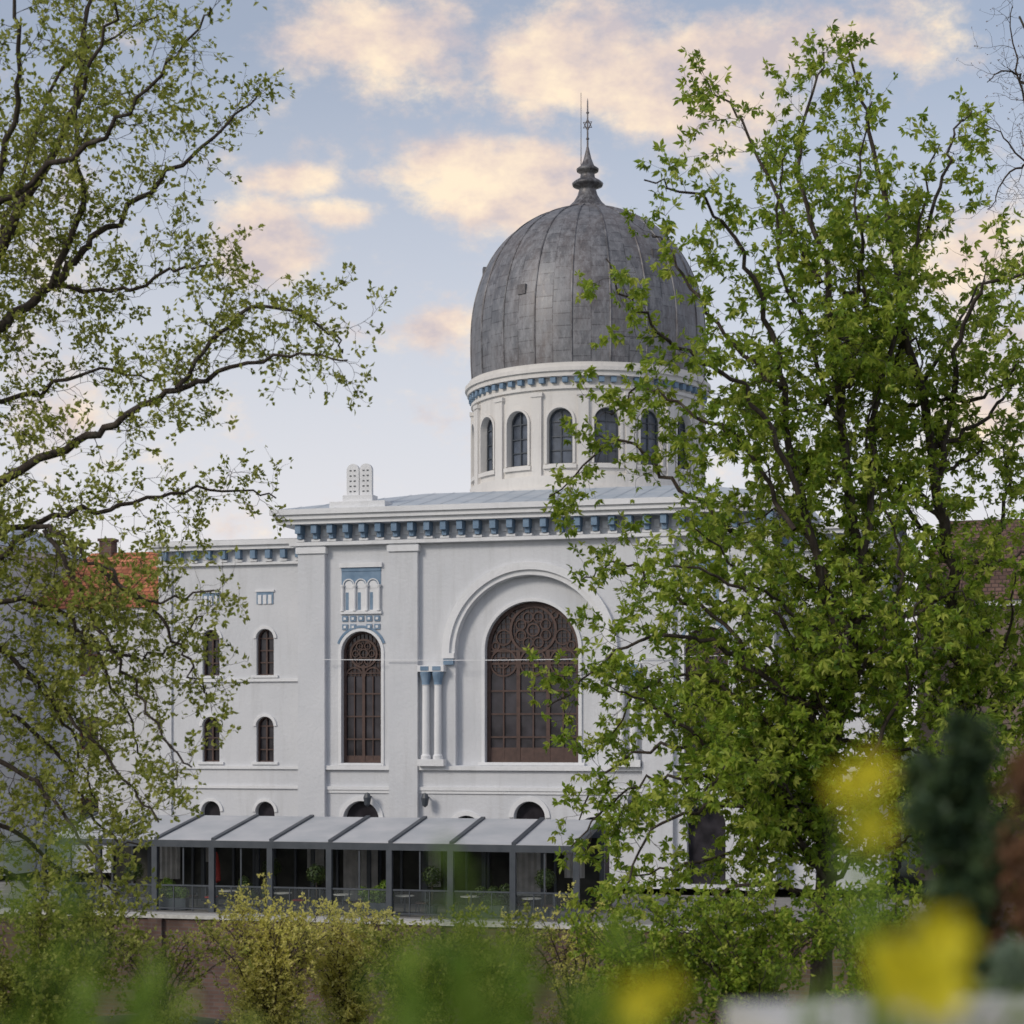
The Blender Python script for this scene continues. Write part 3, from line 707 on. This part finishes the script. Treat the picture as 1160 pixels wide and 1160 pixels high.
def shrub(name,a,Y,hgt,spread,n,leafm,kind,size,dens,base_b=1150,lvl=2,sp=(.12,.25),lens=(.3,.7)):
    t=Plant(name,leafm,kind,size); b0=S(a,base_b,Y)
    for k in range(n):
        an=R.random()*6.283; q=R.random()**.6*spread; tip=b0+Vector((q*math.cos(an),q*math.sin(an)*.7,hgt*R.uniform(.6,1.0)))
        mid=b0.lerp(tip,.5)+Vector((-q*.15*math.cos(an),0,hgt*.08))
        t.limb([b0+Vector((R.uniform(-.15,.15),R.uniform(-.15,.15),-.2)),mid,tip],.014,.005,lvl=lvl,wob=.03,start=.12,sp=sp,lens=lens,dens=dens,up=.08,wig=.22)
    t.done()
D=dict(sp=(.07,.15))
shrub('yellow_flowering_shrub',300,28,2.1,1.2,20,M['leafY'],'tuft',.05,.7,1185,**D)
shrub('yellow_flowering_shrub',395,29,1.9,.9,16,M['leafY'],'tuft',.05,.7,1180,**D)
shrub('bank_shrub',560,27.5,2.0,1.3,14,M['leafL'],'tuft',.06,.5,1190,**D)
shrub('yellow_flowering_shrub',650,28,2.0,1.2,12,M['leafY'],'tuft',.05,.5,1180)
shrub('bank_shrub',50,26,2.0,1.6,16,M['leafL'],'tuft',.07,.5,1190,**D)
shrub('bank_shrub',180,27,1.6,1.2,12,M['leafL'],'tuft',.06,.5,1180)
shrub('bank_shrub',740,26.5,2.2,1.4,18,M['leafR'],'tuft',.08,.7,1200)
shrub('bank_shrub',850,26.5,2.4,1.6,20,M['leafR'],'tuft',.08,.7,1200)
shrub('bank_shrub',1010,26,2.4,1.5,20,M['leafR'],'tuft',.08,.7,1200)
shrub('bank_shrub',470,27,1.8,1.0,12,M['leafL'],'tuft',.06,.6,1190,**D)

# ---------------------------------------------------------------- near planter, conifer and flowers (out of focus)
pl=empty('stone_planter',(1.02,2.75,5.4),math.radians(12))
p=B('trough',M['stone'])
for a in((-.62,.62,0,1.16,-.22,-.17),(-.62,.62,0,1.16,.17,.22),(-.62,-.57,0,1.16,-.169,.169),(.57,.62,0,1.16,-.169,.169)): p.box(*a)
p.box(-.66,.66,1.16,1.2,-.26,-.14); p.box(-.66,.66,1.16,1.2,.14,.26); p.box(-.66,-.54,1.16,1.2,-.139,.139); p.box(.54,.66,1.16,1.2,-.139,.139); p.build(pl)
so=B('soil',M['bark']); so.box(-.56,.56,.9,1.08,-.165,.165); so.build(pl)
def conifer(name,c,h,r,lm,n,ls):
    t=Plant(name,lm,'tuft',ls); t.bk.tube([c,c+Vector((0,0,h*.95))],[.02,.005],6)
    tips=[(R.random()*6.283,R.random()**.85,R.uniform(.5,1.2)) for _ in range(60)]
    for k in range(n):
        an,f,m_=R.choice(tips); q=R.random()**.6; an+=R.gauss(0,.16); f=min(.99,f*.92+q*.09+R.gauss(0,.012))
        rr=r*(1-f)**.5*m_*q
        p=c+Vector((rr*math.cos(an),rr*math.sin(an),f*h)); d=Vector((math.cos(an)*.5,math.sin(an)*.5,.9)).normalized(); t.cluster(p,d)
    t.done()
conifer('thuja_conifer',Vector((.95,4.1,5.4)),1.64,.27,M['thuja'],3800,.035)
conifer('russet_conifer',Vector((1.08,4.0,5.4)),1.56,.16,M['russet'],1300,.03)
conifer('sage_shrub',Vector((.93,3.5,5.4)),1.22,.2,M['sage'],1300,.03)
def blade_plant(name,c,h,n,spread,lm,lw):
    t=Plant(name,lm,'tuft',.05,lm)
    for k in range(n):
        an=R.random()*6.283; q=R.random()**.7*spread; tip=c+Vector((q*math.cos(an),q*math.sin(an),h*R.uniform(.85,1)))
        mid=c.lerp(tip,.55)+Vector((0,0,h*.12)); pts=cr([c,mid,tip],6); cc_=R.random()
        t.bk.tube(pts,[.003]*len(pts),4)
        for i in range(6,len(pts)):
            for _ in range(2):
                d=(rv(.6)+Vector((0,0,.3))).normalized(); nn=d.orthogonal(); nn.rotate(Matrix.Rotation(R.random()*6.3,3,d)); t.leaflet(pts[i],d,nn.normalized(),lw*R.uniform(.6,1.2),lw*.26,cc_)
    t.bk.r=[.5]*len(t.bk.v); t.done()
def flower(name,head,base,size):
    e=empty(name); s_=B('stem',M['leafG']); s_.tube(cr([base,base.lerp(head,.5)+Vector((.01,0,0)),head],4),[.003]*9,5); s_.r=[.4]*len(s_.v); s_.build(e)
    t=B('petals',M['petal']); t.r=[]
    for ring_,k0 in((1,6),(.6,6)):
        for k in range(k0):
            a=k*6.283/k0+ring_; d=Vector((math.cos(a),-.4,math.sin(a))).normalized(); sd=Vector((-math.sin(a),0,math.cos(a)))
            L=size*ring_; v=[head,head+d*L*.6+sd*L*.32,head+d*L,head+d*L*.6-sd*L*.32]
            i=len(t.v); t.v+=[tuple(q) for q in v]; t.f.append((i,i+1,i+2,i+3)); t.r+=[R.random()]*4
    t.build(e)
    lf=Plant('tmp',M['leafG'],'tuft',.05); bpy.data.objects.remove(lf.root)
    for k in range(6):
        f=R.uniform(.3,.9); d=(rv(.5)+Vector((0,0,.5))).normalized(); lf.leaflet(base.lerp(head,f),d,d.orthogonal().normalized(),.08,.015,R.random())
    lf.lf.build(e)
def fl(a,b_,Y,size):
    h=S(a,b_,Y); flower('yellow_flower',h,Vector((h.x+R.uniform(-.03,.03),h.y+.02,5.45)),size)
for a,b_,Y,sz in((985,875,1.7,.024),(955,890,1.7,.02),(985,935,1.75,.026),(1020,1110,1.6,.033),(1062,1065,1.6,.035),(1060,1120,1.55,.033),(1000,1080,1.6,.02),(715,1135,1.6,.028),(750,1120,1.65,.022)): fl(a,b_,Y,sz)
def gp(a,b_,Y,n,spread,lw):
    tip=S(a,b_,Y); blade_plant('garden_plant',Vector((tip.x,tip.y,5.42)),tip.z-5.42,n,spread,M['leafG'],lw)
gp(505,1050,1.7,12,.11,.04); gp(580,1065,1.6,14,.12,.04); gp(440,1080,1.7,11,.11,.04); gp(110,1050,1.9,6,.09,.04); gp(170,1120,1.8,6,.09,.035)
gp(520,920,1.8,5,.045,.04); gp(650,1100,1.7,12,.09,.04); gp(85,950,2.0,4,.06,.045); gp(710,1110,1.6,8,.08,.035); gp(40,1100,1.8,6,.09,.035)
gp(930,1100,1.8,6,.05,.035); gp(500,1120,1.5,11,.12,.035); gp(985,955,1.9,4,.03,.035); gp(1100,1120,1.7,8,.06,.04); gp(290,1150,1.8,5,.08,.03); gp(380,1130,1.6,7,.09,.035)

# ---------------------------------------------------------------- camera
cam=bpy.data.cameras.new('camera'); co=bpy.data.objects.new('camera',cam); scene.collection.objects.link(co); scene.camera=co
co.location=(0,0,CZ); co.rotation_euler=(math.radians(90),0,0)
cam.sensor_width=36; cam.lens=36*F/1160; cam.shift_y=255/1160; cam.clip_end=6000; cam.clip_start=.05
cam.dof.use_dof=True; cam.dof.focus_distance=50; cam.dof.aperture_fstop=1.9
# ---------------------------------------------------------------- light
SE,SR=math.radians(30),math.radians(228)   # sun azimuth measured clockwise from +Y
sd=Vector((math.sin(SR)*math.cos(SE),math.cos(SR)*math.cos(SE),math.sin(SE)))
sl=bpy.data.lights.new('sun','SUN'); sl.energy=1.5; sl.angle=math.radians(14); sl.color=(1,.91,.8)
so=bpy.data.objects.new('sun',sl); scene.collection.objects.link(so); so.rotation_euler=sd.to_track_quat('Z','Y').to_euler()
wd=bpy.data.worlds.new('World'); scene.world=wd; wd.use_nodes=True; nt=wd.node_tree; bg=nt.nodes['Background']; bg.inputs[1].default_value=.105
sk=nt.nodes.new('ShaderNodeTexSky'); sk.sky_type='NISHITA'; sk.sun_disc=False; sk.sun_elevation=SE; sk.sun_rotation=SR; sk.air_density=1; sk.dust_density=1.2
tc=nt.nodes.new('ShaderNodeTexCoord'); G=tc.outputs['Generated']
def mth(op,a,b_=None,c=None,clamp=False):
    n=nt.nodes.new('ShaderNodeMath'); n.operation=op; n.use_clamp=clamp
    for i,v in enumerate((a,b_,c)):
        if v is None: continue
        if isinstance(v,(int,float)): n.inputs[i].default_value=v
        else: nt.links.new(v,n.inputs[i])
    return n.outputs[0]
sx=nt.nodes.new('ShaderNodeSeparateXYZ'); nt.links.new(G,sx.inputs[0])
# clouds standing in given directions of the sky (azimuth/elevation), broken up by noise
blobs=[(440,45,130,65,1.05),(640,75,140,75,1.05),(780,90,140,80,1.15),(940,50,170,60,1),(580,205,120,52,1.15),(640,245,70,40,.9),(295,278,70,48,1.1),(390,245,55,18,.95),(325,203,50,18,.8),(470,375,110,26,.85),(1090,290,130,70,.85),(1130,450,90,80,.8),(60,480,90,60,.6)]
tot=None
for a,b_,rx,rz,wgt in blobs:
    d=Vector(((a-580)/F,1,(835-b_)/F)).normalized()
    mp=nt.nodes.new('ShaderNodeMapping'); mp.vector_type='POINT'
    sc=Vector((F/rx,2.0,F/rz))
    mp.inputs['Scale'].default_value=sc; mp.inputs['Location'].default_value=(-d.x*sc.x,-d.y*sc.y,-d.z*sc.z)
    nt.links.new(G,mp.inputs[0]); ln=nt.nodes.new('ShaderNodeVectorMath'); ln.operation='LENGTH'; nt.links.new(mp.outputs[0],ln.inputs[0])
    v=mth('MULTIPLY',mth('SUBTRACT',1.25,ln.outputs['Value'],clamp=True),wgt)
    tot=v if tot is None else mth('MAXIMUM',tot,v)
mpn=nt.nodes.new('ShaderNodeMapping'); mpn.inputs['Scale'].default_value=(1,1,1.6); nt.links.new(G,mpn.inputs[0])
n1=noise(nt,15,8,mpn.outputs[0],.66); n2=noise(nt,6,2,mpn.outputs[0],.5)
gen=mth('MULTIPLY',mth('SUBTRACT',n2,.45),mth('LESS_THAN',sx.outputs[1],.8))
f=mth('ADD',mth('MULTIPLY',tot,.8),mth('MULTIPLY',mth('SUBTRACT',n1,.5),2.7)); f=mth('ADD',f,gen)
mr=nt.nodes.new('ShaderNodeMapRange'); mr.interpolation_type='SMOOTHSTEP'; nt.links.new(f,mr.inputs[0]); mr.inputs[1].default_value=.08; mr.inputs[2].default_value=.8
cm=mr.outputs[0]
cc=ramp(nt,noise(nt,20,5,mpn.outputs[0],.62),[(.34,(6.0,5.3,5.5)),(.47,(8.2,6.7,5.8)),(.62,(10.2,8.4,6.3))])
hz=nt.nodes.new('ShaderNodeMapRange'); nt.links.new(sx.outputs[2],hz.inputs[0]); hz.inputs[1].default_value=0.04; hz.inputs[2].default_value=.34; hz.inputs[3].default_value=1.0; hz.inputs[4].default_value=.3
tint=mixc(nt,1.0,sk.outputs[0],(.95,1.04,1.08),'MULTIPLY')
c=mixc(nt,hz.outputs[0],tint,(8.1,7.75,8.0))
c=mixc(nt,mth('MULTIPLY',cm,.95),c,cc)
nt.links.new(c,bg.inputs[0])
scene.view_settings.view_transform='Standard'; scene.view_settings.look='None'; scene.view_settings.exposure=0
